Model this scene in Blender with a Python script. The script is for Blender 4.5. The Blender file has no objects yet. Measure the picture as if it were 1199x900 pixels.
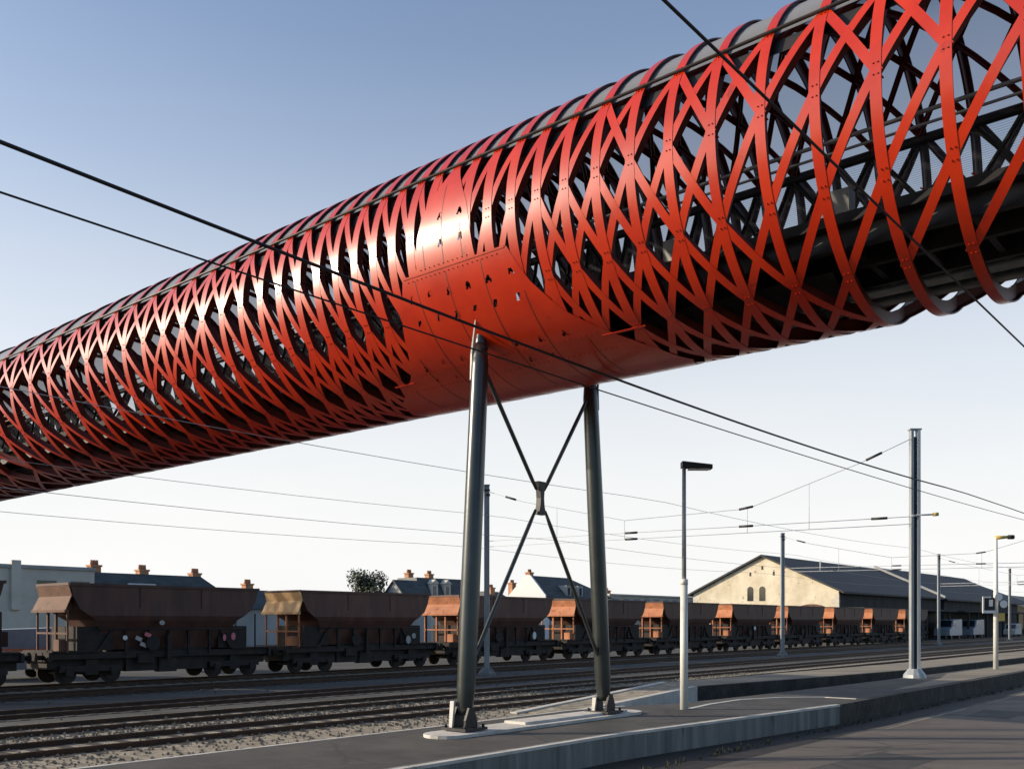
import bpy, bmesh, math, random
from mathutils import Vector, Matrix
random.seed(7)
R_ = math.radians
PHI = math.atan2(.7648, .6442)          # track direction (local x), bridge direction = local y
T = Vector((.6442, .7648, 0)); B = Vector((-.7648, .6442, 0))
def W(s, b, z=0): return T*s + B*b + Vector((0, 0, z))
sc = bpy.context.scene
COL = sc.collection

# ------------------------------------------------------------------ materials
MATS = {}
def mat(name, c1, c2=None, rough=.7, metal=0., scale=3., bump=0., bscale=None, alpha=None, detail=6.,
        stretch=(1, 1, 1), spec=.5, coat=0., spots=None, rand=0., world=False, contrast=(.35, .68)):
    m = bpy.data.materials.new(name); m.use_nodes = True
    nt = m.node_tree; N = nt.nodes; L = nt.links
    p = N['Principled BSDF']
    p.inputs['Roughness'].default_value = rough; p.inputs['Metallic'].default_value = metal
    p.inputs['Specular IOR Level'].default_value = spec
    if coat: p.inputs['Coat Weight'].default_value = coat; p.inputs['Coat Roughness'].default_value = .22; p.inputs['Coat IOR'].default_value = 1.5
    tc = N.new('ShaderNodeTexCoord'); mp = N.new('ShaderNodeMapping')
    mp.inputs['Scale'].default_value = stretch
    if world:
        g = N.new('ShaderNodeNewGeometry'); mp.inputs['Rotation'].default_value = (0, 0, -PHI); L.new(g.outputs['Position'], mp.inputs['Vector'])
    else: L.new(tc.outputs['Object'], mp.inputs['Vector'])
    nz = N.new('ShaderNodeTexNoise'); nz.inputs['Scale'].default_value = scale; nz.inputs['Detail'].default_value = detail
    nz.inputs['Roughness'].default_value = .62
    L.new(mp.outputs[0], nz.inputs['Vector'])
    rp = N.new('ShaderNodeValToRGB'); rp.color_ramp.elements[0].position, rp.color_ramp.elements[1].position = contrast
    rp.color_ramp.elements[0].color = (*c1, 1); rp.color_ramp.elements[1].color = (*(c2 or c1), 1)
    L.new(nz.outputs['Fac'], rp.inputs['Fac'])
    out = rp.outputs['Color']
    if spots:
        col, sc_, thr = spots
        n2 = N.new('ShaderNodeTexNoise'); n2.inputs['Scale'].default_value = sc_; n2.inputs['Detail'].default_value = 8
        n2.inputs['Roughness'].default_value = .7
        L.new(mp.outputs[0], n2.inputs['Vector'])
        r2 = N.new('ShaderNodeValToRGB'); r2.color_ramp.elements[0].position = thr; r2.color_ramp.elements[1].position = thr+.08
        mx = N.new('ShaderNodeMixRGB'); L.new(n2.outputs['Fac'], r2.inputs['Fac']); L.new(r2.outputs['Color'], mx.inputs['Fac'])
        L.new(out, mx.inputs['Color1']); mx.inputs['Color2'].default_value = (*col, 1); out = mx.outputs['Color']
    if rand:
        oi = N.new('ShaderNodeObjectInfo'); mr = N.new('ShaderNodeMapRange')
        mr.inputs['To Min'].default_value = 1-rand; mr.inputs['To Max'].default_value = 1+rand
        L.new(oi.outputs['Random'], mr.inputs['Value'])
        hs = N.new('ShaderNodeHueSaturation'); L.new(mr.outputs[0], hs.inputs['Value']); L.new(out, hs.inputs['Color']); out = hs.outputs['Color']
    L.new(out, p.inputs['Base Color'])
    if bump:
        bn = N.new('ShaderNodeTexNoise'); bn.inputs['Scale'].default_value = bscale or scale*6; bn.inputs['Detail'].default_value = 8
        L.new(mp.outputs[0], bn.inputs['Vector'])
        bp = N.new('ShaderNodeBump'); bp.inputs['Strength'].default_value = bump; bp.inputs['Distance'].default_value = .05
        L.new(bn.outputs['Fac'], bp.inputs['Height']); L.new(bp.outputs[0], p.inputs['Normal'])
    if alpha is not None: p.inputs['Alpha'].default_value = alpha
    MATS[name] = m
    return m
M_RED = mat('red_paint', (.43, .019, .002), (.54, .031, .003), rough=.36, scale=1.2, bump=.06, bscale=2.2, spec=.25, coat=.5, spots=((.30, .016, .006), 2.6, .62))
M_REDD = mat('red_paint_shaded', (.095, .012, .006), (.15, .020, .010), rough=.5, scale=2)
M_DARK = mat('dark_steel', (.012, .011, .011), (.026, .022, .02), rough=.55, scale=2)
M_EAVE = mat('bronze_trim', (.07, .045, .03), (.11, .08, .06), rough=.5, scale=2)
M_DECK = mat('deck_underside', (.006, .006, .006), (.014, .011, .01), rough=.8, scale=1.5)
M_RAILG = mat('handrail_steel', (.16, .16, .15), (.25, .25, .23), rough=.45, metal=.6, scale=3)
M_LEG = mat('graphite_paint', (.030, .036, .035), (.050, .058, .055), rough=.30, metal=.35, scale=1.5, spec=.8, bump=.03, bscale=5)
M_PLATE = mat('pale_steel_plate', (.42, .40, .36), (.55, .53, .48), rough=.5, scale=3)
M_GALV = mat('galvanised_steel', (.30, .32, .325), (.46, .48, .48), rough=.5, metal=.35, scale=1.6, stretch=(3, 3, .6))
M_WHITE = mat('white_post_paint', (.62, .62, .57), (.76, .76, .71), rough=.55, scale=2.5, stretch=(3, 3, .5), spots=((.35, .31, .25), 4, .66))
M_BLACK = mat('black_rubber', (.012, .012, .013), rough=.6)
M_WIREG = mat('weathered_wire', (.42, .44, .46), rough=.6)
M_YEL = mat('yellow_paint', (.55, .38, .08), (.65, .48, .16), rough=.55, scale=5)
M_ASPH = mat('platform_asphalt', (.042, .038, .033), (.084, .077, .067), rough=.85, scale=.9, bump=.35, bscale=40, world=True, spots=((.085, .08, .072), 1.1, .60))
M_SAND = mat('sandy_surface', (.16, .135, .10), (.30, .26, .19), rough=.95, scale=.5, bump=.3, bscale=20, world=True, stretch=(.4, 1.6, 1))
M_ASPH2 = mat('road_asphalt', (.085, .069, .056), (.165, .135, .108), rough=.8, scale=.45, bump=.4, bscale=30, world=True, stretch=(.35, 1.6, 1), spots=((.035, .032, .030), .8, .58))
M_GROUND = mat('yard_ground', (.028, .030, .028), (.095, .093, .084), rough=.95, scale=.6, bump=.5, bscale=20, world=True, stretch=(.18, 1.5, 1), contrast=(.3, .72))
M_BALL = mat('ballast', (.15, .125, .09), (.44, .385, .29), rough=.95, scale=5, bump=1., bscale=16, world=True, detail=10, stretch=(.6, 1.3, 1), contrast=(.36, .66), spots=((.05, .042, .033), 1.3, .60))
M_STONE = mat('ballast_stone', (.13, .11, .08), (.40, .35, .265), rough=.9, scale=4, world=True)
M_RAIL = mat('rusty_rail', (.035, .018, .010), (.075, .036, .018), rough=.6, metal=.3, scale=4)
M_RAILTOP = mat('rail_head', (.10, .075, .05), (.16, .13, .10), rough=.35, metal=.7, scale=4)
M_WOOD = mat('tarred_sleeper', (.020, .014, .010), (.05, .038, .028), rough=.9, scale=6, world=True)
M_CONC = mat('board_marked_concrete', (.10, .105, .10), (.25, .245, .225), rough=.85, scale=1.4, bump=.3, bscale=14, world=True, stretch=(2.6, 2.6, .22), spots=((.055, .055, .05), 1.9, .60))
M_CONCL = mat('pale_concrete', (.44, .42, .37), (.62, .59, .53), rough=.85, scale=2.2, bump=.2, bscale=20, world=True, spots=((.30, .27, .22), 1.6, .62))
M_STWALL = mat('sooty_stone_wall', (.018, .017, .015), (.055, .05, .043), rough=.9, scale=1.6, bump=.7, bscale=5, world=True, spots=((.13, .12, .10), 1.7, .68))
M_WAG = mat('brown_wagon_paint', (.058, .022, .015), (.105, .042, .027), rough=.6, scale=1.6, stretch=(1.6, 1.6, .3), spots=((.055, .034, .026), 2.4, .56), rand=.32)
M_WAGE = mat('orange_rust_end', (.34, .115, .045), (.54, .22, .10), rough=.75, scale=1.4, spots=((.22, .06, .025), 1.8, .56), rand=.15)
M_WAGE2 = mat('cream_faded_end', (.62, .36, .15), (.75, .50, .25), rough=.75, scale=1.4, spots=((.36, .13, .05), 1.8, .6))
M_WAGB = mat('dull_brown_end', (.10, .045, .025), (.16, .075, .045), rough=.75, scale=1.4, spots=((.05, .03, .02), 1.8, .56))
M_UND = mat('wagon_underframe', (.012, .010, .009), (.034, .024, .019), rough=.8, scale=3, spots=((.075, .045, .028), 3, .63))
M_SLATE = mat('slate_roof', (.030, .036, .036), (.075, .08, .076), rough=.6, scale=.8, stretch=(1, 1, 3))
M_SLATED = mat('dark_shed_roof', (.020, .023, .024), (.036, .038, .038), rough=.7, scale=.3, stretch=(1, 1, 2), bump=.2)
M_LIME = mat('limestone_wall', (.56, .48, .34), (.76, .68, .52), rough=.9, scale=.5, bump=.3, bscale=3, spots=((.30, .24, .15), 1.1, .60))
M_DWALL = mat('shed_dark_wall', (.030, .028, .026), (.06, .054, .048), rough=.9, scale=.6, stretch=(1, 1, .4))
M_GREY = mat('grey_render', (.30, .30, .285), (.42, .415, .39), rough=.9, scale=.4, stretch=(1, 1, .3))
M_CREAM = mat('cream_render', (.52, .47, .38), (.68, .62, .52), rough=.9, scale=.4)
M_BRICK = mat('chimney_brick', (.42, .18, .09), (.55, .30, .16), rough=.9, scale=2)
M_GLASS = mat('window_glass', (.02, .026, .032), rough=.12, spec=.8)
M_VAN = mat('van_paint', (.24, .27, .30), (.32, .35, .38), rough=.35, scale=1, rand=.15)
M_ORG = mat('orange_red_band', (.62, .13, .05), (.70, .25, .12), rough=.6, scale=4, contrast=(.45, .55))
M_LEAF = mat('tree_leaf', (.035, .045, .018), (.10, .105, .05), rough=.8, scale=2)
M_BARK = mat('bark', (.05, .04, .03), (.09, .07, .055), rough=.9, scale=4)
M_PINK = mat('pink_chalk_mark', (.65, .18, .22), rough=.8)
M_TXT = mat('white_marking', (.72, .72, .70), rough=.7)
# translucent roof and mesh panels
def sheet(name, col, fac, tcol=(1, 1, 1)):
    m = bpy.data.materials.new(name); m.use_nodes = True; nt = m.node_tree; N = nt.nodes; L = nt.links
    p = N['Principled BSDF']; p.inputs['Base Color'].default_value = (*col, 1); p.inputs['Roughness'].default_value = .38
    tr = N.new('ShaderNodeBsdfTransparent'); tr.inputs['Color'].default_value = (*tcol, 1)
    mx = N.new('ShaderNodeMixShader'); mx.inputs['Fac'].default_value = fac
    L.new(tr.outputs[0], mx.inputs[1]); L.new(p.outputs[0], mx.inputs[2]); L.new(mx.outputs[0], N['Material Output'].inputs['Surface'])
    return m, mx, N, L
M_COVER, cvx, cvN, cvL = sheet('smoked_roof_sheet', (.22, .22, .22), .5, (.8, .77, .75))
lw = cvN.new('ShaderNodeLayerWeight'); lw.inputs['Blend'].default_value = .5
cmr = cvN.new('ShaderNodeMapRange'); cmr.inputs['From Min'].default_value = .25; cmr.inputs['From Max'].default_value = .8; cmr.inputs['To Min'].default_value = .16; cmr.inputs['To Max'].default_value = .97
cvL.new(lw.outputs['Facing'], cmr.inputs['Value']); cvL.new(cmr.outputs[0], cvx.inputs['Fac'])
M_MESH, mxn, N_, L_ = sheet('expanded_metal_mesh', (.10, .12, .15), .40)
wv = N_.new('ShaderNodeTexWave'); wv.inputs['Scale'].default_value = 9; wv.inputs['Distortion'].default_value = 1.5
tcn = N_.new('ShaderNodeTexCoord'); L_.new(tcn.outputs['Object'], wv.inputs['Vector']); wv.bands_direction = 'Z'
mrn = N_.new('ShaderNodeMapRange'); mrn.inputs['To Min'].default_value = .28; mrn.inputs['To Max'].default_value = .52
L_.new(wv.outputs['Fac'], mrn.inputs['Value']); L_.new(mrn.outputs[0], mxn.inputs['Fac'])

# ------------------------------------------------------------------ mesh helpers
class MB:
    def __init__(s): s.v = []; s.f = []; s.smooth = []
    def add(s, vs, fs, smooth=False):
        o = len(s.v); s.v += [Vector(v) for v in vs]; s.f += [tuple(i+o for i in f) for f in fs]; s.smooth += [smooth]*len(fs)
        return s
    def box(s, c, d, rz=0, tilt=None):
        x, y, z = d[0]/2, d[1]/2, d[2]/2
        m = Matrix.Rotation(rz, 3, 'Z')
        if tilt: m = m @ Matrix.Rotation(tilt[0], 3, tilt[1])
        vs = [m @ Vector((a*x, b*y, e*z)) + Vector(c) for a in (-1, 1) for b in (-1, 1) for e in (-1, 1)]
        return s.add(vs, [(0, 1, 3, 2), (4, 6, 7, 5), (0, 4, 5, 1), (2, 3, 7, 6), (0, 2, 6, 4), (1, 5, 7, 3)])
    def b2(s, lo, hi): return s.box([(a+b)/2 for a, b in zip(lo, hi)], [abs(b-a) for a, b in zip(lo, hi)])
    def tube(s, pts, r, n=8, cap=True):
        pts = [Vector(p) for p in pts]; rs = r if isinstance(r, (list, tuple)) else [r]*len(pts)
        up = None; vs = []
        for i, p in enumerate(pts):
            d = (pts[min(i+1, len(pts)-1)]-pts[max(i-1, 0)]).normalized()
            if up is None: up = Vector((0, 0, 1)) if abs(d.z) < .9 else Vector((1, 0, 0))
            a = d.cross(up).normalized(); b = a.cross(d).normalized(); up = b
            vs += [p+(a*math.cos(2*math.pi*k/n)+b*math.sin(2*math.pi*k/n))*rs[i] for k in range(n)]
        fs = [(i*n+k, i*n+(k+1) % n, (i+1)*n+(k+1) % n, (i+1)*n+k) for i in range(len(pts)-1) for k in range(n)]
        s.add(vs, fs, True)
        if cap:
            L = len(pts)-1; o = len(s.v)-len(vs)
            s.f += [tuple(o+k for k in range(n)), tuple(o+L*n+k for k in reversed(range(n)))]; s.smooth += [False, False]
        return s
    def prism(s, poly, z0, z1):     # poly in xy, z0/z1 number or per-vertex list
        n = len(poly); a = z0 if isinstance(z0, list) else [z0]*n; b = z1 if isinstance(z1, list) else [z1]*n
        vs = [(x, y, a[i]) for i, (x, y) in enumerate(poly)]+[(x, y, b[i]) for i, (x, y) in enumerate(poly)]
        return s.add(vs, [tuple(range(n))[::-1], tuple(range(n, 2*n))]+[(i, (i+1) % n, n+(i+1) % n, n+i) for i in range(n)])
    def hull(s, rings):             # list of equal-length loops lofted and capped
        n = len(rings[0]); vs = [p for r in rings for p in r]
        fs = [(i*n+k, i*n+(k+1) % n, (i+1)*n+(k+1) % n, (i+1)*n+k) for i in range(len(rings)-1) for k in range(n)]
        L = len(rings)-1
        return s.add(vs, fs+[tuple(range(n))[::-1], tuple(L*n+k for k in range(n))])
    def build(s, name, m, parent=None, loc=None, rz=None, bevel=0):
        me = bpy.data.meshes.new(name); me.from_pydata(s.v, [], s.f); me.validate()
        bm = bmesh.new(); bm.from_mesh(me); bmesh.ops.recalc_face_normals(bm, faces=bm.faces)
        if bevel: bmesh.ops.bevel(bm, geom=[e for e in bm.edges], offset=bevel, segments=1, affect='EDGES')
        bm.to_mesh(me); bm.free()
        if not bevel and len(me.polygons) == len(s.smooth): me.polygons.foreach_set('use_smooth', s.smooth)
        me.materials.append(m)
        o = bpy.data.objects.new(name, me); COL.objects.link(o)
        if parent: o.parent = parent
        if loc is not None: o.location = loc
        if rz is not None: o.rotation_euler.z = rz
        return o
def tag(o, label=None, cat=None, group=None, kind=None):
    if label: o['label'] = label
    if cat: o['category'] = cat
    if group: o['group'] = group
    if kind: o['kind'] = kind
    return o
def thing(name, label, cat, s, b, z=0, rz=0, group=None):
    o = bpy.data.objects.new(name, None); o.empty_display_size = .3; COL.objects.link(o)
    o.location = W(s, b, z); o.rotation_euler.z = PHI+rz
    return tag(o, label, cat, group)
KIDS = {}
def copy_tree(o, parent=None):
    c = o.copy(); COL.objects.link(c)
    if parent: c.parent = parent
    for ch in [x for x in list(COL.objects) if x.parent == o]: copy_tree(ch, c)
    return c
def Wp(poly): return [tuple(W(s, b))[:2] for s, b in poly]

# ------------------------------------------------------------------ camera, light
cam = bpy.data.cameras.new('camera'); co = bpy.data.objects.new('camera', cam); COL.objects.link(co); sc.camera = co
co.location = (0, 0, 2.6); co.rotation_euler = (R_(90), 0, 0)
cam.sensor_width = 36; cam.lens = 36*1110/1199; cam.shift_y = 278/1199; cam.clip_end = 6000; cam.clip_start = .1
SUN = Vector((-.94, .0, .36)).normalized()
sl = bpy.data.lights.new('sun', 'SUN'); sl.energy = 5.0; sl.angle = R_(.6); sl.color = (1, .86, .68)
so = bpy.data.objects.new('sun', sl); COL.objects.link(so); so.rotation_euler = SUN.to_track_quat('Z', 'Y').to_euler()
so.location = (-60, 0, 40)
w = bpy.data.worlds.new('World'); sc.world = w; w.use_nodes = True
nt = w.node_tree; bg = nt.nodes['Background']; sky = nt.nodes.new('ShaderNodeTexSky'); sky.sky_type = 'NISHITA'; sky.sun_disc = False
sky.sun_elevation = math.asin(SUN.z); sky.sun_rotation = math.atan2(SUN.x, SUN.y)
sky.air_density = 1.0; sky.dust_density = 2.0; sky.ozone_density = 3.0
hs_ = nt.nodes.new('ShaderNodeHueSaturation'); hs_.inputs['Saturation'].default_value = 1.06; hs_.inputs['Value'].default_value = 1.22; nt.links.new(sky.outputs[0], hs_.inputs['Color']); nt.links.new(hs_.outputs[0], bg.inputs[0]); bg.inputs[1].default_value = .15
# low summer haze whitening the sky towards the horizon
bg2 = nt.nodes.new('ShaderNodeBackground'); bg2.inputs[0].default_value = (.99, .985, .972, 1); bg2.inputs[1].default_value = 1.0
gm = nt.nodes.new('ShaderNodeTexCoord'); sp = nt.nodes.new('ShaderNodeSeparateXYZ'); nt.links.new(gm.outputs['Generated'], sp.inputs[0])
hz = nt.nodes.new('ShaderNodeValToRGB'); els = hz.color_ramp.elements
els[0].position = .06; els[0].color = (1, 1, 1, 1); els[1].position = .66; els[1].color = (.03, .03, .03, 1)
for p_, v_ in ((.15, .88), (.24, .70), (.33, .48), (.42, .27), (.52, .12)): e_ = els.new(p_); e_.color = (v_, v_, v_, 1)
nt.links.new(sp.outputs['Z'], hz.inputs['Fac'])
ms = nt.nodes.new('ShaderNodeMixShader'); 
az = nt.nodes.new('ShaderNodeMapRange'); az.inputs['From Min'].default_value = -.35; az.inputs['From Max'].default_value = .25; az.inputs['To Min'].default_value = 0.   # haze removed from the unseen sky behind the camera, to darken the tube
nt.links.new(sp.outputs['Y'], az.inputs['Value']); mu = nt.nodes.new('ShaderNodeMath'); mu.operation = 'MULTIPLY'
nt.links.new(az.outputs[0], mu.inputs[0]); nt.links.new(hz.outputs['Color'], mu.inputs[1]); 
cn_ = nt.nodes.new('ShaderNodeTexNoise'); cn_.inputs['Scale'].default_value = 2.2; cn_.inputs['Detail'].default_value = 5; cmp_ = nt.nodes.new('ShaderNodeMapping'); cmp_.inputs['Scale'].default_value = (1, 1, 3.5)
nt.links.new(gm.outputs['Generated'], cmp_.inputs[0]); nt.links.new(cmp_.outputs[0], cn_.inputs['Vector'])
cr_ = nt.nodes.new('ShaderNodeMapRange'); cr_.inputs['To Min'].default_value = .84; cr_.inputs['To Max'].default_value = 1.12; nt.links.new(cn_.outputs['Fac'], cr_.inputs['Value'])
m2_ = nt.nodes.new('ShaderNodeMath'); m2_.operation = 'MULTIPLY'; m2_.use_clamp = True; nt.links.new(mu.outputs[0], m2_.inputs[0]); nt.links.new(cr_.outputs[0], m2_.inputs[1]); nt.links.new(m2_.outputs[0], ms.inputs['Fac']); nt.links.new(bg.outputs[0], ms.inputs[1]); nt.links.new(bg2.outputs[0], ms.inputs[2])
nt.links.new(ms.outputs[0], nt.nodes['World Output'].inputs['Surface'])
sc.view_settings.view_transform = 'Standard'; sc.view_settings.look = 'None'; sc.view_settings.exposure = 0

# ------------------------------------------------------------------ ground and platforms
g = MB().add([(-1500, -300, 0), (1500, -300, 0), (1500, 3000, 0), (-1500, 3000, 0)], [(0, 1, 2, 3)]).build('ground', M_GROUND); tag(g, kind='structure')
def flat(name, poly, z, m, kind='structure'):
    o = MB().add([(*p, z) for p in Wp(poly)], [tuple(range(len(poly)))]).build(name, m); tag(o, kind=kind); return o
flat('road', [(-30, -30), (260, -30), (260, 8.05), (30, 8.05), (15, 8.22), (-30, 8.25)], .008, M_ASPH2)
# worn edge line along the asphalt
for s0, s1, w_ in ((21.8, 24.5, .06), (24.6, 30.5, .11), (33, 47, .10)):
    flat('road_marking', [(s0, 7.86), (s1, 7.84), (s1, 7.84+w_), (s0, 7.86+w_)], .013, M_SAND)
flat('road_marking', [(12, 3.2), (19, 1.2), (19, 1.28), (12, 3.3)], .013, M_SAND)
flat('trench_floor', [(-30, 8.3), (260, 8.1), (260, 9.5), (-30, 9.95)], .004, M_UND)
near = [(-30, 9.97), (14.7, 9.92), (23.8, 9.15)]
near2 = [(23.8, 9.15), (29, 9.22), (45, 9.3), (260, 9.6)]
back = [(260, 10.9), (54, 11.3), (32, 11.95), (25.1, 12.25), (21.5, 12.55), (20, 13.1), (18.2, 13.45), (13.3, 13.42), (-30, 13.9)]
pl = MB().prism(Wp([(-30, 10.2), (14.7, 10.15), (23.8, 9.39)]+[(a, b+.24) for a, b in near2[1:]]+back), .0, .5).build('platform', M_ASPH); tag(pl, kind='structure')
def ribbon(pts, off, z0, z1):   # wall of thickness off behind a polyline
    mb = MB()
    for (a, b), (c, d) in zip(pts, pts[1:]): mb.prism(Wp([(a, b), (c, d), (c, d+off), (a, b+off)]), z0, z1)
    return mb
o = ribbon(near, .238, -.05, .503).build('retaining_wall', M_CONC); tag(o, 'pale streaked concrete retaining wall along the front edge of the platform', 'wall')
o = ribbon([(a, b-.01) for a, b in near], .12, .462, .512).build('coping', M_CONCL, o)
o = ribbon(near2, .238, -.05, .505).build('stone_retaining_wall', M_STWALL); tag(o, 'dark sooty stone retaining wall continuing the platform edge to the right', 'wall')
# pale kerb curve across the platform
cur = [(20.3, 11.5), (21.8, 11.75), (23.6, 11.8), (25.0, 11.3), (25.9, 10.4), (25.9, 9.5)]
mb = MB()
for (a, b), (c, d) in zip(cur, cur[1:]):
    dx, dy = c-a, d-b; l = math.hypot(dx, dy); nx, ny = -dy/l*.06, dx/l*.06
    mb.prism(Wp([(a-nx, b-ny), (c-nx, d-ny), (c+nx, d+ny), (a+nx, b+ny)]), .5, .515)
tag(mb.build('kerb_strip', M_CONCL), kind='structure')
flat('sand_drift', [(33, 9.6), (45, 9.6), (120, 9.7), (260, 9.9), (260, 10.7), (54, 11.1), (41, 11.35), (37.5, 10.6), (30, 9.9)], .504, M_SAND)
# platform back lip and far platform with ramp
o = ribbon([(b_[0], b_[1]) for b_ in back[::-1]][0:4], .10, .0, .506).build('platform_kerb', M_CONCL); tag(o, kind='structure')
fp = [(27.3, 15.3), (35.7, 14.2), (43.4, 13.4), (61.8, 13.0), (260, 12.7)]; fpb = [(260, 16.2), (52, 16.1), (37.5, 16.8), (28.6, 17.15)]
o = MB().prism(Wp([(a, b+.2) for a, b in fp]+fpb), 0, .5).build('far_platform', M_SAND); tag(o, kind='structure')
o = ribbon(fp, .198, 0, .508).build('far_platform_wall', M_STWALL); tag(o, 'dark sooty stone wall facing the sunken strip behind the platform', 'wall')
rmp = [(21.0, 16.0), (27.3, 15.3), (28.6, 17.15), (21.0, 17.2)]
o = MB().prism(Wp(rmp), -.02, [.03, .5, .5, .03]).build('ramp', M_BALL); tag(o, kind='structure')
for (a, b), (c, d) in (((20.6, 15.9), (27.3, 15.28)), ((20.6, 17.3), (28.6, 17.2))):
    o = MB().prism(Wp([(a, b-.12), (c, d-.12), (c, d+.12), (a, b+.12)]), -.02, [.05, .53, .53, .05]).build('ramp_kerb', M_CONCL); tag(o, kind='structure')
flat('ballast_bed', [(-30, 14.2), (21, 14.1), (27, 15.25), (27, 17.3), (260, 16.4), (260, 24.9), (-30, 24.9)], .012, M_BALL)
flat('ballast_bed', [(-30, 26.0), (260, 26.0), (260, 28.6), (-30, 28.6)], .012, M_GROUND)
flat('ballast_bed', [(-30, 36.0), (260, 36.0), (260, 39.9), (-30, 39.9)], .012, M_BALL)
def cracks(m, sc_, dark):
    nt_ = m.node_tree; N = nt_.nodes; L = nt_.links; p = N['Principled BSDF']; src = p.inputs['Base Color'].links[0].from_socket
    g_ = N.new('ShaderNodeNewGeometry'); nz = N.new('ShaderNodeTexNoise'); nz.inputs['Scale'].default_value = 1.3; mxv = N.new('ShaderNodeMixRGB'); mxv.inputs['Fac'].default_value = .25
    L.new(g_.outputs['Position'], nz.inputs['Vector']); L.new(g_.outputs['Position'], mxv.inputs['Color1']); L.new(nz.outputs['Color'], mxv.inputs['Color2'])
    v = N.new('ShaderNodeTexVoronoi'); v.feature = 'DISTANCE_TO_EDGE'; v.inputs['Scale'].default_value = sc_; L.new(mxv.outputs[0], v.inputs['Vector'])
    r = N.new('ShaderNodeValToRGB'); r.color_ramp.elements[0].position = .004; r.color_ramp.elements[0].color = (dark, dark, dark, 1); r.color_ramp.elements[1].position = .018
    L.new(v.outputs['Distance'], r.inputs['Fac']); mm = N.new('ShaderNodeMixRGB'); mm.blend_type = 'MULTIPLY'; mm.inputs['Fac'].default_value = 1
    L.new(src, mm.inputs['Color1']); L.new(r.outputs['Color'], mm.inputs['Color2']); L.new(mm.outputs[0], p.inputs['Base Color'])
cracks(M_ASPH2, .35, .7); cracks(M_ASPH, .45, .7)
for poly in ([(16, 5.5), (19, 5.4), (19.2, 6.6), (16.1, 6.8)], [(24, 2), (33, 1.8), (33, 3.1), (24.1, 3.2)], [(28, 6.2), (30.5, 6.2), (30.4, 7.4), (28, 7.3)]):
    flat('road_patch', poly, .0115, M_ASPH)
wd = MB()
for i in range(520):
    q = random.random()
    if q < .5: s_, b_ = random.uniform(10, 60), random.uniform(8.75, 8.95)+.0
    elif q < .8: s_, b_ = random.uniform(0, 24), random.uniform(13.95, 14.25)
    else: s_, b_ = random.uniform(0, 70), random.choice((24.9, 30.2, 35.6))+random.uniform(-.4, .4)
    c = W(s_, b_, .01); h_ = random.uniform(.05, .16)
    for k in range(9):
        a = random.uniform(0, 6.28); l = random.uniform(.02, .09); w_ = Vector((-math.sin(a), math.cos(a), 0))*.009
        t_ = c+Vector((math.cos(a)*l, math.sin(a)*l, h_*random.uniform(.5, 1))); wd.add([c-w_, c+w_, t_], [(0, 1, 2)])
tag(wd.build('weeds', M_LEAF), 'dry weeds growing at the wall foot and between tracks', 'weeds', kind='stuff')
# loose stones near the platform
mb = MB()
for i in range(9000):
    s = random.uniform(-2, 45); b = random.choice((random.uniform(14.3, 18.6), random.uniform(20.5, 22.1), random.uniform(14.3, 24.6)))
    if 20.5 < s < 29 and b < 17.5: continue
    if s >= 27 and b < 17.6: continue
    r = random.uniform(.02, .055); c = W(s, b, .012+r*.4)
    vs = [c+Vector((random.uniform(.7, 1.2)*r*x, random.uniform(.7, 1.2)*r*y, random.uniform(.6, 1)*r*z)) for x, y, z in ((1, 0, 0), (-.5, .9, 0), (-.5, -.9, 0), (0, 0, 1), (0, 0, -.6))]
    mb.add(vs, [(0, 1, 3), (1, 2, 3), (2, 0, 3), (1, 0, 4), (2, 1, 4), (0, 2, 4)])
tag(mb.build('ballast_stones', M_STONE), 'loose pale ballast stones between the tracks and platform', 'ballast', kind='stuff')

# ------------------------------------------------------------------ tracks
def track(bc, label, s0=-30, s1=260, zb=-.045, m=M_RAIL):
    t = thing('railway_track', label, 'railway track', 0, bc, zb, group='tracks across the goods yard')
    sl = MB()
    for k in range(int((s1-s0)/.62)):
        s = s0+k*.62; sl.b2((s-.12, -1.25, -.05), (s+.12, 1.25, .066))
    tag(sl.build('sleepers', M_WOOD, t), kind='stuff')
    for y in (-.76, .76):
        r = MB(); r.b2((s0, y-.07, .066), (s1, y+.07, .080)); r.b2((s0, y-.012, .078), (s1, y+.012, .13)); r.b2((s0, y-.035, .13), (s1, y+.035, .172))
        r.build('rail', m, t)
    return t
track(19.45, 'rusty railway track on pale ballast nearest the platform')
track(22.95, 'rusty railway track on pale ballast, second one from the platform')
track(27.3, 'dark railway track in the grey ground, third one from the platform')
track(33.6, 'dark railway track just in front of the hopper wagons')
track(37.9, 'railway track carrying the row of hopper wagons')

# ------------------------------------------------------------------ the bridge tube
SC, RT, ZC = 15.33, 2.574, 9.963
B0 = 12.2; ZB = ZC-RT
br = thing('tubular_footbridge', 'long red steel lattice tube footbridge crossing above the tracks', 'footbridge', SC, B0, ZB)
def tp(b, th, r=RT): a = R_(th); return Vector((-r*math.cos(a), b-B0, RT+r*math.sin(a)))
vis = [32.85, 31.5, 30.15, 28.88, 27.65, 26.5, 25.43, 24.39, 23.38, 22.4, 21.48, 20.6, 19.77, 18.99, 18.23, 17.53, 16.86, 16.2, 15.58, 14.98, 14.4, 13.85, 13.33, 12.84, 12.36, 11.86, 11.34, 10.79, 10.21, 9.61, 8.97, 8.3, 7.6, 6.87, 6.08, 5.27]
lft = [60.0-k*1.39 for k in range(20)]; lft = [b for b in lft if b > 33.6]
rgt = [4.43, 3.55, 2.62, 1.65, .6, -.5, -1.65, -2.85, -4.1, -5.4, -6.7, -8.0]
HB = lft+vis+rgt
def hw(b): return (.155+(.045 if b > 16 else .0)+.060*math.exp(-((b-12.4)/3.2)**2))/2
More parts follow.
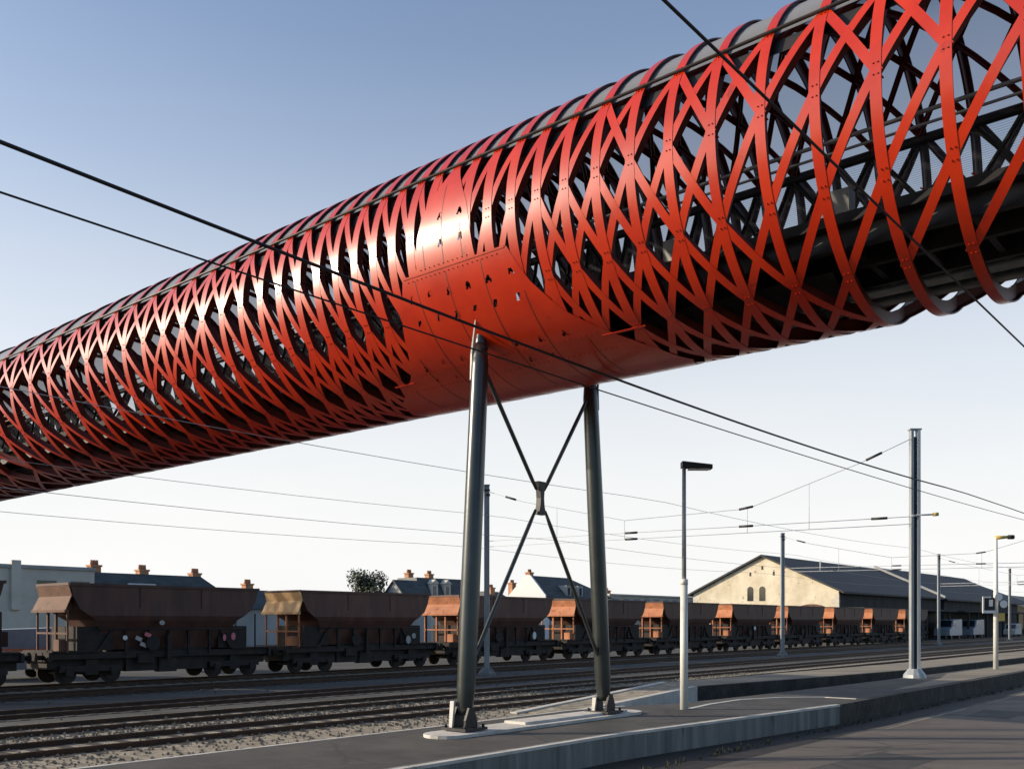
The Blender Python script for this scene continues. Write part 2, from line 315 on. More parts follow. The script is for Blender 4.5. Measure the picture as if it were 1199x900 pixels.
def band(mb, path, half, r, thick, web, webt=.022):
    """path: list of (b, theta); a T-section member lying on the tube surface"""
    n = len(path); vs = []
    for i, (b, th) in enumerate(path):
        p0 = path[max(i-1, 0)]; p1 = path[min(i+1, n-1)]
        db = p1[0]-p0[0]; dt = R_(p1[1]-p0[1])*r; l = math.hypot(db, dt) or 1
        nb, nt_ = -dt/l, db/l
        def q(off, rr): return tp(b+nb*off, th+math.degrees(nt_*off/r), rr)
        vs += [q(-half, r), q(half, r), q(half, r-thick), q(webt/2, r-thick), q(webt/2, r-web), q(-webt/2, r-web), q(-webt/2, r-thick), q(-half, r-thick)]
    fs = [(i*8+k, i*8+(k+1) % 8, (i+1)*8+(k+1) % 8, (i+1)*8+k) for i in range(n-1) for k in range(8)]
    fs += [tuple(range(8))[::-1], tuple((n-1)*8+k for k in range(8))]
    mb.add(vs, fs)
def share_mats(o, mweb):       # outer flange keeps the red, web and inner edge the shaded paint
    o.data.materials.append(mweb)
    for i, p in enumerate(o.data.polygons):
        pass
for b in HB:
    mb = MB(); path = [(b, 2.5*k) for k in range(145)]
    band(mb, path, hw(b), RT, .022, .23)
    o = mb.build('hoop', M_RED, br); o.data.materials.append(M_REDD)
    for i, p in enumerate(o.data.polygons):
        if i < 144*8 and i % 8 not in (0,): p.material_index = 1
def pres(kind, b, row):
    """kind '\\' runs down towards the near end (lower b), '/' runs down towards the far end"""
    if kind == '\\':
        if row == 0:
            if b > 12.6: return True
            return min(abs(b-x) for x in (8.97, 7.6, 6.87, 5.27, 4.43, 3.55, 2.62, .6, -1.65)) < .02
        if row == 1: return b > 12.6 or 7.5 < b < 10.4
        if row == 2: return b > 6.5
        return b > 5.9
    if row == 0: return b < 12.5 or b > 18.9
    if row == 1: return b < 11.6 or 20.3 < b < 23
    if row == 2: return b < 12.2 or 12.2 < b < 17.2
    return b > 5.0
runs = []
for side in (0, 1):
    for kind in '\\/':
        used = set()
        for i0 in range(len(HB)):
            for r0 in range(4):
                i, r = i0, r0; path = []
                while r < 4 and (i, r) not in used:
                    j = i+1 if kind == '\\' else i-1      # HB descends in b
                    if not (0 <= j < len(HB)) or not pres(kind, HB[i], r): break
                    used.add((i, r)); t0 = 30-30*r
                    for k in range(10 if path else 11):
                        f = (k+(1 if path else 0))/10; path.append((HB[i]+(HB[j]-HB[i])*f, t0-30*f))
                    i, r = j, r+1
                if path: runs.append((side, kind, path))
def size(rn):
    s_, k, p = rn; b = sum(x[0] for x in p)/len(p); d = W(SC-(2 if not s_ else -2), b); dep = max(1, d.y)
    vis_ = 1 if abs(d.x/dep) < .62 else .05
    return (1 if not s_ else .35)*len(p)/dep*vis_
runs.sort(key=size, reverse=True)
rest = MB()
def addrun(mb, rn):
    s_, k, p = rn
    p = list(p)
    def tr(a, c, d=.08):
        l = math.hypot(c[0]-a[0], R_(c[1]-a[1])*RT); return (a[0]+(c[0]-a[0])*d/l, a[1]+(c[1]-a[1])*d/l)
    p[0] = tr(p[0], p[1]); p[-1] = tr(p[-1], p[-2])
    if s_: p = [(b, 180-t) for b, t in p]
    band(mb, p, .067, RT-(.004 if k == '\\' else .008), .022, .20)
def shade(o, n):
    o.data.materials.append(M_REDD)
for rn in runs[:100]:
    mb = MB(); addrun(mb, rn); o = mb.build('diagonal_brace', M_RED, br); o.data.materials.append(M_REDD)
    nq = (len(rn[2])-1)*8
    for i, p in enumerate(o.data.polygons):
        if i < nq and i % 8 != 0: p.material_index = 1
flags = []
for rn in runs[100:]:
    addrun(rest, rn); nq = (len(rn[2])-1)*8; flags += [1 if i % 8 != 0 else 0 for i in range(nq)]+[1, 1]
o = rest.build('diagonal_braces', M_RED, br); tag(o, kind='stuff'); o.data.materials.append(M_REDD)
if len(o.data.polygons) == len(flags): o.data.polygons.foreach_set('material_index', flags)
for o in COL.objects:
    if o.parent == br and o.name.split('.')[0] in ('hoop', 'diagonal_brace', 'diagonal_braces'):
        o.data.polygons.foreach_set('use_smooth', [True]*len(o.data.polygons)); o.data.set_sharp_from_angle(angle=R_(30))
# solid plates over the pier, with small real cut-outs
def interp(tab, x):
    for (x0, y0), (x1, y1) in zip(tab, tab[1:]):
        if x <= x0 and x >= x1: return y0+(y1-y0)*(x0-x)/(x0-x1)
    return tab[-1][1]
bl = [(30, 12.42), (22, 12.62), (8, 13.02), (0, 13.12), (-12, 13.2), (-15, 13.25), (-15.01, 13.62), (-30, 13.85), (-45, 14.15), (-58, 14.55), (-66, 15.0), (-74, 15.5), (-90, 15.9)]
brr = [(30, 12.30), (22, 12.16), (8, 11.86), (0, 11.78), (-12, 11.72), (-15, 11.7), (-15.01, 10.95), (-30, 10.62), (-45, 10.15), (-58, 9.55), (-66, 9.2), (-74, 8.9), (-90, 8.6)]
holes = [(12.53, 5.7), (12.02, 5.0), (12.51, -5.2), (12.0, -5.3), (13.47, -24.3), (12.99, -23.7), (12.5, -24.7), (12.01, -24.6), (11.51, -24.8), (10.97, -24.5), (13.49, -34.4), (12.96, -34.2), (12.49, -34.6), (12.01, -34.3), (11.51, -34.6), (10.96, -34.5), (13.99, -55.8), (13.44, -54.0), (12.92, -54.1), (11.49, -53.6), (10.94, -54.3), (10.38, -54.3), (10.92, -64.1), (13.91, -62.6), (13.39, -63.8), (11.43, -63.2)]
def inhole(b, th):
    for hb, ht in holes:
        db = abs(b-hb); dt = (th-ht)*.045
        if -.065 < dt < .065 and db < .028+(.065-dt)*.42 and not (dt < -.03 and db < .018): return True
    return False
def plate(sgn):
    mb = MB(); NC = 150
    for (ta, tb) in ((30, -15), (-15.02, -90)):
        nr = int(abs(ta-tb)/.75); rows = []
        for j in range(nr+1):
            th = ta+(tb-ta)*j/nr; a, c = interp(brr, th), interp(bl, th)
            rows.append([(a+(c-a)*i/NC, th) for i in range(NC+1)])
        vs = [tp(b, 180-th if sgn else th, RT+.006) for r in rows for b, th in r]; fs = []
        for j in range(nr):
            for i in range(NC):
                q = rows[j][i]; q2 = rows[j+1][i+1]
                if inhole((q[0]+q2[0])/2, (q[1]+q2[1])/2): continue
                k = j*(NC+1)+i; fs.append((k, k+1, k+NC+2, k+NC+1))
        mb.add(vs, fs, True)
    return mb.build('pier_plate', M_RED, br)
plate(0); plate(1)
# seams of the plates
for b0_, b1_, th in ((11.0, 13.6, -15.0), (8.8, 9.7, -60), (14.6, 15.2, -62)):
    mb = MB(); band(mb, [(b0_+(b1_-b0_)*k/8, th) for k in range(9)], .018, RT+.018, .012, .013); mb.build('plate_seam', M_RED, br)
def trim_joint(b, t0, t1, sgn):
    mb = MB(); n = max(4, int(abs(t1-t0)/2.5)); band(mb, [(b, (lambda t: 180-t if sgn else t)(t0+(t1-t0)*k/n)) for k in range(n+1)], .008, RT+.010, .003, .006, .004); return mb.build('plate_joint', M_REDD, br)
for sgn in (0, 1):
    for b, t0, t1 in ((12.48, 20, -14), (12.0, 0, -14), (12.98, -4, -14), (11.6, -17, -88), (12.48, -17, -88), (13.3, -17, -88), (10.8, -33, -88), (14.0, -50, -88), (10.0, -60, -88), (14.8, -68, -88)): trim_joint(b, t0, t1, sgn)
bo = MB()
def bolt(b, th, r=RT, q=.017):
    c = tp(b, th, r); n_ = (tp(b, th, r+1)-c); t_ = Vector((-n_.z, 0, n_.x)); e_ = Vector((0, 1, 0))
    ring = [t_*math.cos(k*math.pi/3)*q+e_*math.sin(k*math.pi/3)*q for k in range(6)]
    bo.hull([[c+v for v in ring], [c+n_*.016+v*.9 for v in ring]])
for b in HB:
    if b > 34 or b < 2: continue
    for th in (30, 0, -30, -60):
        if interp(brr, th)-.1 < b < interp(bl, th)+.1: continue
        for dt in (-1.7, 1.7):
            for db in (-.03, .03): bolt(b+db, th+dt, RT, .013)
for th, b0_, b1_ in ((-13.5, 11.9, 13.2), (-16.8, 11.2, 13.5), (-57.8, 9.8, 14.3), (-67.5, 9.6, 14.8)):
    k = b0_
    while k < b1_: bolt(k, th, RT+.006, .013); k += .12
tag(bo.build('bolts', M_RED, br), kind='stuff')
# eave beams, cover sheets, gutters
def longi(name, th, r, rad, m):
    mb = MB(); mb.tube([tp(-8, th, r), tp(60, th, r)], rad, 8); mb.build(name, m, br)
for th in (29.5, 150.5): longi('eave_tube', th, RT+.024, .028, M_EAVE)
def shell(name, m, t0, t1, r, b0=-8, b1=60, step=6, thick=0):
    mb = MB(); n = int(abs(t1-t0)/step); vs = []
    for i in range(n+1):
        th = t0+(t1-t0)*i/n
        if thick: vs += [tp(b0, th, r), tp(b1, th, r), tp(b1, th, r-thick), tp(b0, th, r-thick)]
        else: vs += [tp(b0, th, r), tp(b1, th, r)]
    k = 4 if thick else 2
    fs = [(i*k+a, i*k+(a+1) % k, (i+1)*k+(a+1) % k, (i+1)*k+a) for i in range(n) for a in (range(4) if thick else (0,))]
    mb.add(vs, fs, True); return mb.build(name, m, br)
shell('roof_cover', M_COVER, 30, 150, RT-.06)
for a, b_ in ((29, 22), (151, 153.5)): shell('gutter', M_DARK, a, b_, RT-.13, step=2)
# mesh screens, inner frames, deck, rails
shell('mesh_screen', M_MESH, 152, 213, RT-.30, step=5)
for th in (-174, 174, 160, 6 - 0): pass
DZ = RT-1.38
mb = MB().b2((-1.62, -8-B0, DZ-.16), (1.62, 60-B0, DZ)); mb.build('deck', M_DECK, br)
for x in (-1.36, 1.36, -.5, .5): MB().b2((x-.06, -8-B0, DZ-.46), (x+.06, 60-B0, DZ-.164)).build('deck_beam', M_DARK, br)
for b in HB: MB().b2((-1.42, b-B0-.05, DZ-.40), (1.42, b-B0+.05, DZ-.166)).build('cross_beam', M_DARK, br)
soff = shell('soffit_tray', M_DARK, -118, -62, RT-.30, b0=5.6, step=7)
for th in (-97, -84): longi('service_pipe', th, RT-.36, .075, M_RAILG)
for x in (-1.55, 1.55):
    for z, r in ((1.12, .032), (.94, .022)): MB().tube([(x, -8-B0, DZ+z), (x, 60-B0, DZ+z)], r, 8).build('handrail', M_RAILG, br)
mb = MB()
for i, b in enumerate(HB[:-1]):
    b2 = HB[i+1]
    for t0, t1 in ((30, 60), (60, 90), (90, 120), (120, 150)):
        band(mb, [(b+(b2-b)*k/4, t0+(t1-t0)*k/4) for k in range(5)], .05, RT-.16, .02, .10)
        band(mb, [(b2+(b-b2)*k/4, t0+(t1-t0)*k/4) for k in range(5)], .05, RT-.164, .02, .10)
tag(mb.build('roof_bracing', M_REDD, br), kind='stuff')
# inner dark bracing frames on the far side (seen through the lattice)
mb = MB()
for i, b in enumerate(HB[:-1]):
    b2 = HB[i+1]
    for (t0, t1) in ((178, 151), (212, 178)):
        band(mb, [(b+(b2-b)*k/4, t0+(t1-t0)*k/4) for k in range(5)], .045, RT-.26, .02, .08)
        if i % 2: band(mb, [(b2+(b-b2)*k/4, t0+(t1-t0)*k/4) for k in range(5)], .045, RT-.28, .02, .08)
tag(mb.build('inner_bracing', M_DARK, br), kind='stuff')
for x in (1,):
    mb = MB(); mb.tube([tp(-8, 152, RT-.3), tp(60, 152, RT-.3)], .07); mb.build('inner_rail', M_DARK, br)
# thin red tie rods at the near end
for i in range(len(HB)-14, len(HB)-5):
    MB().tube([tp(HB[i], 172, RT-.42), tp(HB[i+2], 205, RT-.42)], .017, 6).build('tie_rod', M_RED, br)
for b in (6.5, 9.8):    # speakers / service boxes hung inside
    MB().box((1.5, b-B0, DZ+1.5), (.3, .5, .45)).build('service_box', M_RAILG, br)

# ------------------------------------------------------------------ pier
pr = thing('bridge_pier', 'dark two legged steel pier with crossed bracing carrying the red tube', 'bridge pier', 15.33, 12.17, .5)
def P(s, b, z): return Vector((s-15.33, b-12.17, z-.5))
LB = [P(13.09, 12.2, .62), P(17.57, 12.1, .62)]; LT = [P(13.62, 12.24, 8.30), P(17.04, 12.14, 8.30)]
for k in (0, 1):
    a, c = LB[k], LT[k]; d = c-a
    n_ = 10; pts = [a+d*t for t in (.03, .05, .1, .3, .6, .9, .955)]
    lg = MB().tube(pts, [.11, .15, .178, .185, .18, .165, .12], 24).build('leg', M_LEG, pr)
    up = MB(); base = a+d*.93; tip = c+Vector((0, 0, .02))+d.normalized()*.25
    dd = Vector((-1 if k == 0 else 1, 0, 0))
    up.tube([base-d.normalized()*.05, base.lerp(tip, .35), tip], [.135, .11, .02], 16)
    up.build('head_cone', M_LEG, lg)
    sd = Vector((-.116, .137, 0)) if k == 0 else Vector((.116, -.137, 0))
    hf = MB(); hf.hull([[q+sd*m_+Vector((x_, y_, 0)) for x_, y_ in ((-.02, -.02), (.02, -.02), (.02, .02), (-.02, .02))] for q, m_ in ((base-Vector((0, 0, .5)), .98), (base, .92))]+[[c+Vector(((-.28 if k == 0 else .28)+x_*.6, y_*.6-.10, .04)) for x_, y_ in ((-.02, -.02), (.02, -.02), (.02, .02), (-.02, .02))]])
    hf.build('head_fin', M_PLATE if k == 0 else M_LEG, lg)
    MB().tube([base+Vector((0, -.14, .1)), base+Vector((0, .14, .1))], .07, 12).build('pin', M_DARK, lg)
    fk = MB()
    for off in (-.16, .16): fk.hull([[a+Vector((x, off+y, z)) for x, y in ((-.16, -.025), (.16, -.025), (.16, .025), (-.16, .025))] for z in (-.05, .15)]+[[a+Vector((x, off+y, .38)) for x, y in ((-.06, -.025), (.06, -.025), (.06, .025), (-.06, .025))]])
    fk.box((a.x, a.y, -.015+.12), (.62, .62, .05))
    for sx in (-1, 1):
        for sy in (-1, 1): fk.tube([(a.x+sx*.25, a.y+sy*.25, .12), (a.x+sx*.25, a.y+sy*.25, .19)], .03, 6)
    fk.build('foot_bracket', M_DARK, lg)
    MB().hull([[a+Vector((-.22+x, y+.14, -.02)) for x, y in ((-.02, -.04), (.03, -.04), (.03, .04), (-.02, .04))], [a+Vector((-.17+x, y+.14, .50 if k == 0 else .30)) for x, y in ((-.02, -.05), (.03, -.05), (.03, .05), (-.02, .05))]]).build('foot_fin', M_PLATE, lg)
X = (LB[0]+LB[1])/2; X.z = P(0, 0, 5.15).z
for k in (0, 1):
    top = LB[k]+(LT[k]-LB[k])*.915; bot = LB[k]+(LT[k]-LB[k])*.125
    for e, lb in ((top, 1), (bot, 1)):
        d = (X-e).normalized(); Ln = (X-e).length
        pts = [e+(X-e)*t for t in (.02, .06, .1, .3, .85, .93)]
        MB().tube(pts, [.026, .03, .042, .044, .042, .028], 10).build('brace_rod', M_LEG, pr)
nb = MB(); hh = .16
nb.hull([[X+Vector((x, y, z)) for x, y in ((-w_, -.06), (w_, -.06), (w_, .06), (-w_, .06))] for z, w_ in ((-.34, .125), (-.16, .07), (.0, .055), (.16, .07), (.34, .125))])
nb.build('brace_node', M_DARK, pr)
# white plinth below the pier
pb = MB(); poly = []
for (cs, cb, a0, a1) in ((18.35, 12.1, -90, 90), (12.55, 12.15, 90, 270)):
    for k in range(9):
        a = R_(a0+(a1-a0)*k/8); poly.append((cs+.42*math.cos(a), cb+.42*math.sin(a)))
pb.prism(Wp(poly), .5, .56)
pt = pb.build('plinth', M_CONCL); tag(pt, 'long rounded white concrete plinth under the two pier legs', 'plinth')
MB().prism(Wp([(14.6, 11.95), (18.2, 11.9), (18.2, 12.45), (14.6, 12.5)]), .56, .61).build('raised_slab', M_CONCL, pt)
for p in pt, : pass

# ------------------------------------------------------------------ masts, lamp, signal
def ibeam(mb, c, w_, d_, z0, z1, t=.02, vertical=True):
    x, y = c
    mb.b2((x-w_/2, y-d_/2, z0), (x-w_/2+t, y+d_/2, z1)); mb.b2((x+w_/2-t, y-d_/2, z0), (x+w_/2, y+d_/2, z1))
    mb.b2((x-w_/2+t, y-.008, z0), (x+w_/2-t, y+.008, z1))
def mast(s, b, z0, h, label, big=False, foot=True):
    t = thing('catenary_mast', label, 'railway mast', s, b, z0, rz=-PHI if not big else -PHI, group='overhead line masts')
    mb = MB()
    if big:
        mb.b2((-.175, -.11, .3), (-.075, .11, h)); pm = mb.build('channel', M_GALV, t)
        MB().b2((.065, -.12, .3), (.175, .12, h)).build('channel', M_WHITE, t)
        l = MB()
        for k in range(int(h/.8)): l.b2((-.074, -.03, .3+k*.8), (.074, .03, 1.1+k*.8))
        l.build('batten_plates', M_DARK, t)
        MB().b2((-.22, -.13, h), (.22, .13, h+.05)).build('cap', M_GALV, t)
    else:
        ibeam(mb, (0, 0), .26, .24, .2, h); mb.b2((-.15, -.14, h), (.15, .14, h+.04)); mb.build('post', M_GALV, t)
        b2_ = MB(); b2_.b2((-.02, -.18, h-.5), (.16, .18, h-.42)); b2_.b2((-.16, -.15, h-.25), (.16, .15, h-.2)); b2_.build('bracket', M_DARK, t)
    if foot:
        f = MB(); n = 12; r0 = .42 if big else .45
        f.hull([[(r*math.cos(2*math.pi*k/n), r*math.sin(2*math.pi*k/n), z) for k in range(n)] for r, z in ((r0, 0), (r0*.95, .12), (r0*.55, .34))])
        f.build('footing', M_CONC if not big else M_GALV, t)
    return t
m1 = mast(37.24, 11.45, .5, 9.35, 'tall twin channel catenary mast on platform, biggest one, right of the pale gable', big=True)
ar = MB(); ar.tube([(0, -.1, 6.13), (.75, -.1, 6.16)], .03); ar.tube([(-.2, -.1, 6.1), (.1, -.1, 6.1)], .05); ar.build('side_arm', M_GALV, m1)
MB().tube([(.66, -.1, 6.16), (.84, -.1, 6.17)], .07, 10).build('insulator', M_YEL, m1)
mast(34.8, 30.93, 0, 9.3, 'grey steel catenary mast standing in the yard between the pier legs')
mast(68.6, 30.8, 0, 9.35, 'slim grey catenary mast in front of the pale warehouse gable')
mast(112.2, 31.9, 0, 10.2, 'far grey catenary mast just right of the tall twin mast')
mast(145, 31.9, 0, 10.0, 'farthest grey catenary mast near the right edge of the photo')
# lamp
lp = thing('street_lamp', 'slim white platform lamp post with a flat dark rectangular head', 'street lamp', 20.15, 11.55, .5, rz=-PHI)
MB().tube([(0, 0, 0), (0, 0, 3.0)], [.098, .088], 16).build('lower_post', M_WHITE, lp)
MB().tube([(0, 0, 3.0), (0, 0, 3.13), (0, 0, 3.14)], [.095, .095, .05], 16).build('post_collar', M_WHITE, lp)
MB().tube([(0, 0, 3.12), (0, 0, 5.82)], [.055, .047], 12).build('upper_post', M_GALV, lp)
hd = MB(); hd.hull([[(x, y, z) for x, y, z in ((-.06, -.15, a), (-.06, .15, a), (.66, .15, b_), (.66, -.15, b_))] for a, b_ in ((5.82, 5.78), (5.96, 5.88))])
hd.build('lamp_head', M_DARK, lp); MB().b2((.1, -.12, 5.765), (.6, .12, 5.782)).build('diffuser', M_TXT, lp)
# signal / speaker post
sg = thing('speaker_post', 'white platform post with yellow top arm and white framed box at the right edge', 'post', 46.35, 10.76, .5, rz=-PHI)
MB().tube([(0, 0, 0), (0, 0, 3.2), (0, 0, 5.9)], [.11, .10, .07], 14).build('post', M_WHITE, sg)
a_ = MB(); a_.tube([(-.03, 0, 5.87), (.55, 0, 5.9)], [.1, .06], 10); a_.build('top_arm', M_YEL, sg)
MB().tube([(.55, 0, 5.9), (.8, 0, 5.9)], .1, 10).build('floodlight', M_DARK, sg)
bx = MB(); bx.b2((-.62, -.14, 2.55), (-.12, .1, 3.2)); bx.build('box', M_DARK, sg)
fr = MB(); fr.b2((-.66, -.17, 2.5), (-.1, -.12, 2.62)); fr.b2((-.66, -.17, 3.18), (-.3, -.12, 3.24)); fr.b2((-.66, -.17, 2.62), (-.6, -.12, 3.18)); fr.b2((-.38, -.17, 2.8), (-.22, -.145, 3.1)); fr.build('box_frame', M_TXT, sg)
for x, z, m in ((-.02, 3.22, M_TXT), (.2, 2.9, M_TXT)):
    MB().tube([(x, -.3, z), (x, -.1, z)], [.17, .07], 14).build('horn_speaker', m, sg)
MB().b2((.08, -.12, 2.15), (.34, .12, 2.5)).build('yellow_box', M_YEL, sg)

# ------------------------------------------------------------------ wires
def wire(name, pts, r, label, m=M_BLACK, group=None, par=None, n=6):
    P_ = [W(*p) for p in pts]
    o = MB().tube(P_, r, n).build(name, m, par)
    if not par: tag(o, label, 'overhead wire', group)
    return o
def par3(b, pts, n=40, s0=-6, s1=120):   # smooth sagging wire through (s, z) points
    out = []
    for i in range(n+1):
        s = s0+(s1-s0)*i/n
        # piecewise smooth interpolation
        for (a, za), (c, zc) in zip(pts, pts[1:]):
            if a <= s <= c or (c == pts[-1][0] and s > c) or (a == pts[0][0] and s < a):
                t = (s-a)/(c-a); out.append((s, b, za+(zc-za)*t)); break
    return out
def para(b, a, s_c, z_c, s0, s1, n=40): return [(s0+(s1-s0)*i/n, b, z_c+a*(s0+(s1-s0)*i/n-s_c)**2) for i in range(n+1)]
wire('overhead_wire', para(10.3, .00095, 20, 7.29, -12, 37.2), .023, 'thickest black cable sagging across the front of the red tube from the left edge', )
wire('overhead_wire', [(37.2, 10.3, 7.57)]+para(10.3, -.0003, 60, 7.75, 40, 120, 12), .02, 'black cable running on from the tall twin mast to the right edge')
wire('overhead_wire', para(10.8, .0003, 14, 7.2, -12, 120), .013, 'thin black wire just below the thick cable on the left')
wire('overhead_wire', para(3.7, .0, 14, 7.25, -8, 90), .0145, 'black cable crossing the right part of the red tube from the top edge')
for b, z, s0, lab in ((31, 6.0, -20, 'faint grey wire lowest of all below the tube on the left'), (29, 7.3, -20, 'faint grey wire crossing behind the pier, upper one above the wagons'), (25.6, 6.0, -20, 'faint grey contact wire leaving the tube bottom at the far left'), (20.3, 7.3, -20, 'faint grey wire leaving the tube bottom left of the pier')):
    wire('overhead_wire', [(s, b, z+.25*((s % 33)/16.5-1)**2) for s in range(s0, 200, 3)], .009, lab, M_WIREG)
def headspan(sA, bA, zA, sB, bB, zB, zm, zl, label, br_=(17.5, 22.5), r=.014):
    t = thing('cross_span', label, 'cross-span wire', sA, bA, 0)
    def loc(p): v = W(*p)-W(sA, bA); c, s_ = math.cos(-PHI), math.sin(-PHI); return Vector((v.x*c-v.y*s_, v.x*s_+v.y*c, p[2]))
    def at(f, z): return loc((sA+(sB-sA)*f, bA+(bB-bA)*f, z))
    f1 = .33; f2 = .62
    up = [(0, zA), (.1, zA-(zA-zm)*.30), (f1, zm+.35), (f2, zm+.2), (.9, zB-(zB-zm)*.3), (1, zB)]
    MB().tube([at(*q) for q in up], r, 6).build('span_cable', M_WIREG, t)
    for z in (zl, zl-.28): MB().tube([at(0, z), at(1, z)], r*.9, 6).build('steady_cable', M_WIREG, t)
    def zz(f):
        for (a, za), (c, zc) in zip(up, up[1:]):
            if a <= f <= c: return za+(zc-za)*(f-a)/(c-a)
    for f in (.2, f1, .62, .8): MB().tube([at(f, zz(f)), at(f, zl-.28)], r*.7, 5).build('dropper', M_WIREG, t)
    for f, z in ((.07, None), (f1, None), (.93, None), (.06, zl), (f1, zl), (.6, zl), (.6, zl-.28)):
        a, c = at(f-.012, z if z else zz(f-.012)), at(f+.018, z if z else zz(f+.018))
        MB().tube([a, c], .05, 8).build('insulator', M_DARK, t)
headspan(37.1, 11.45, 9.55, 34.9, 30.9, 9.0, 6.95, 6.58, 'cross-span wires with dark insulators between the twin mast and the mast behind the pier')
headspan(74, 11.2, 9.6, 68.6, 30.8, 9.1, 7.1, 6.7, 'farther cross-span wires running right from the mast before the gable', r=.02)
headspan(112, 11.0, 9.6, 112.2, 31.9, 9.8, 7.4, 6.9, 'farthest cross-span wires right of the tall twin mast', r=.024)

# ------------------------------------------------------------------ hopper wagons
def make_wagon(endm):
    t = thing('hopper_wagon', 'x', 'hopper wagon', 0, 37.9, .18, group='hopper wagons coupled in one long row')
    L_, Wd, zt = 8.6, 1.42, 3.9
    # body loops: (z, s-inset, half width)
    prof = [(1.32, 1.5, .9), (2.1, 1.35, 1.15), (2.5, 1.1, 1.36), (2.68, .80, Wd), (2.95, .42, Wd), (3.4, .17, Wd), (zt, .04, Wd)]
    body = MB(); body.hull([[(i_, -h, z), (L_-i_, -h, z), (L_-i_, h, z), (i_, h, z)] for z, i_, h in prof])
    bd = body.build('hopper_body', M_WAG, t)
    rim = MB(); rim.b2((0, -Wd-.05, zt-.07), (L_, -Wd-.002, zt+.04)); rim.b2((0, Wd+.002, zt-.07), (L_, Wd+.05, zt+.04))
    rim.b2((-.03, -Wd, zt-.05), (.05, Wd, zt+.05)); rim.b2((L_-.05, -Wd, zt-.05), (L_+.03, Wd, zt+.05)); rim.build('top_rim', M_WAG, t)
    rb = MB()
    for x in (2.9, 5.7): rb.b2((x-.02, -Wd-.025, 3.0), (x+.03, -Wd-.002, zt-.08)); rb.b2((x-.02, Wd+.002, 3.0), (x+.03, Wd+.025, zt-.08))
    rb.build('side_ribs', M_WAG, t)
    MB().tube([(.9, -1.47, 2.13), (7.7, -1.47, 2.13)], .028).build('side_rail', M_UND, t)
    # lit end: upper slab, hood and lip
    e = MB(); e.hull([[(a, -Wd, z), (a, Wd, z), (a-.04, Wd, z), (a-.04, -Wd, z)] for a, z in ((.02, zt-.06), (.14, 3.42))])
    e.hull([[(a, -w_, z), (a, w_, z), (a-.04, w_, z), (a-.04, -w_, z)] for a, z, w_ in ((.12, 3.43, Wd-.02), (-.12, 2.90, Wd+.03))])
    e.b2((-.2, -Wd-.04, 2.80), (-.04, Wd+.04, 2.90))
    for y in (-1., 0, 1.): e.b2((-.02, y-.03, 2.9), (.3, y+.03, 3.2))
    ends = e.build('end_sheet', endm, t)
    e2 = MB()
    for y in (-.35, .35): e2.b2((-.06, y-.045, 1.25), (.03, y+.045, 2.80))
    e2.b2((-.05, -1.35, 1.95), (.02, 1.35, 2.02))
    for y in (-1.3, 1.3): e2.b2((-.05, y-.03, 1.25), (.02, y+.03, 2.8))
    e2.b2((-.3, -1.2, 1.2), (.05, -.75, 1.75)); e2.build('end_frame', endm, t)
    MB().tube([(L_-.1, -1.25, 1.25), (L_-.1, -1.25, 2.8)], .035).build('end_post', M_UND, t); MB().tube([(L_-.1, 1.25, 1.25), (L_-.1, 1.25, 2.8)], .035).build('end_post', M_UND, t)
    # underframe
    u = MB(); u.b2((-.6, -1.2, .98), (L_+.6, -1.02, 1.24)); u.b2((-.6, 1.02, .98), (L_+.6, 1.2, 1.24)); u.b2((-.72, -1.3, .9), (-.6, 1.3, 1.26)); u.b2((L_+.6, -1.3, .9), (L_+.72, 1.3, 1.26))
    u.b2((-.6, -1.3, 1.25), (1.3, 1.3, 1.31)); u.b2((L_-1.3, -1.3, 1.25), (L_+.6, 1.3, 1.31)); u.b2((2.5, -1.0, .42), (6.2, 1.0, 1.36)); u.b2((.45, -1.1, 1.3), (1.9, 1.1, 2.25)); u.b2((6.7, -1.1, 1.3), (8.15, 1.1, 2.25)); u.b2((-.6, -.9, .6), (9.2, .9, .98))
    for x in (2.4, 3.4, 4.3, 5.2, 6.2): u.box((x, -1.2, 1.6), (.09, .1, 1.0), tilt=(.0, 'Y'))
    for x in (1.6, 7.0): u.box((x, -1.15, 1.75), (.1, .1, 1.1), tilt=(.6 if x < 4 else -.6, 'Y'))
    u.build('underframe', M_UND, t)
    for x, sx in ((-.72, -1), (L_+.72, 1)):
        for y in (-.87, .87): MB().tube([(x, y, 1.06), (x+sx*.3, y, 1.06), (x+sx*.31, y, 1.06), (x+sx*.35, y, 1.06)], [.09, .09, .22, .22], 12).build('buffer', M_UND, t)
    MB().tube([(3.5, -1.28, 1.55), (3.5, -1.36, 1.55)], .3, 16).build('hand_wheel', M_UND, t)
    c = MB(); c.b2((3.9, -1.1, .35), (4.7, -.7, .95)); c.b2((4.15, -1.35, .9), (4.3, -1.15, 1.9)); c.b2((2.9, -1.25, .75), (3.6, -.95, 1.15)); c.build('discharge_gear', M_UND, t)
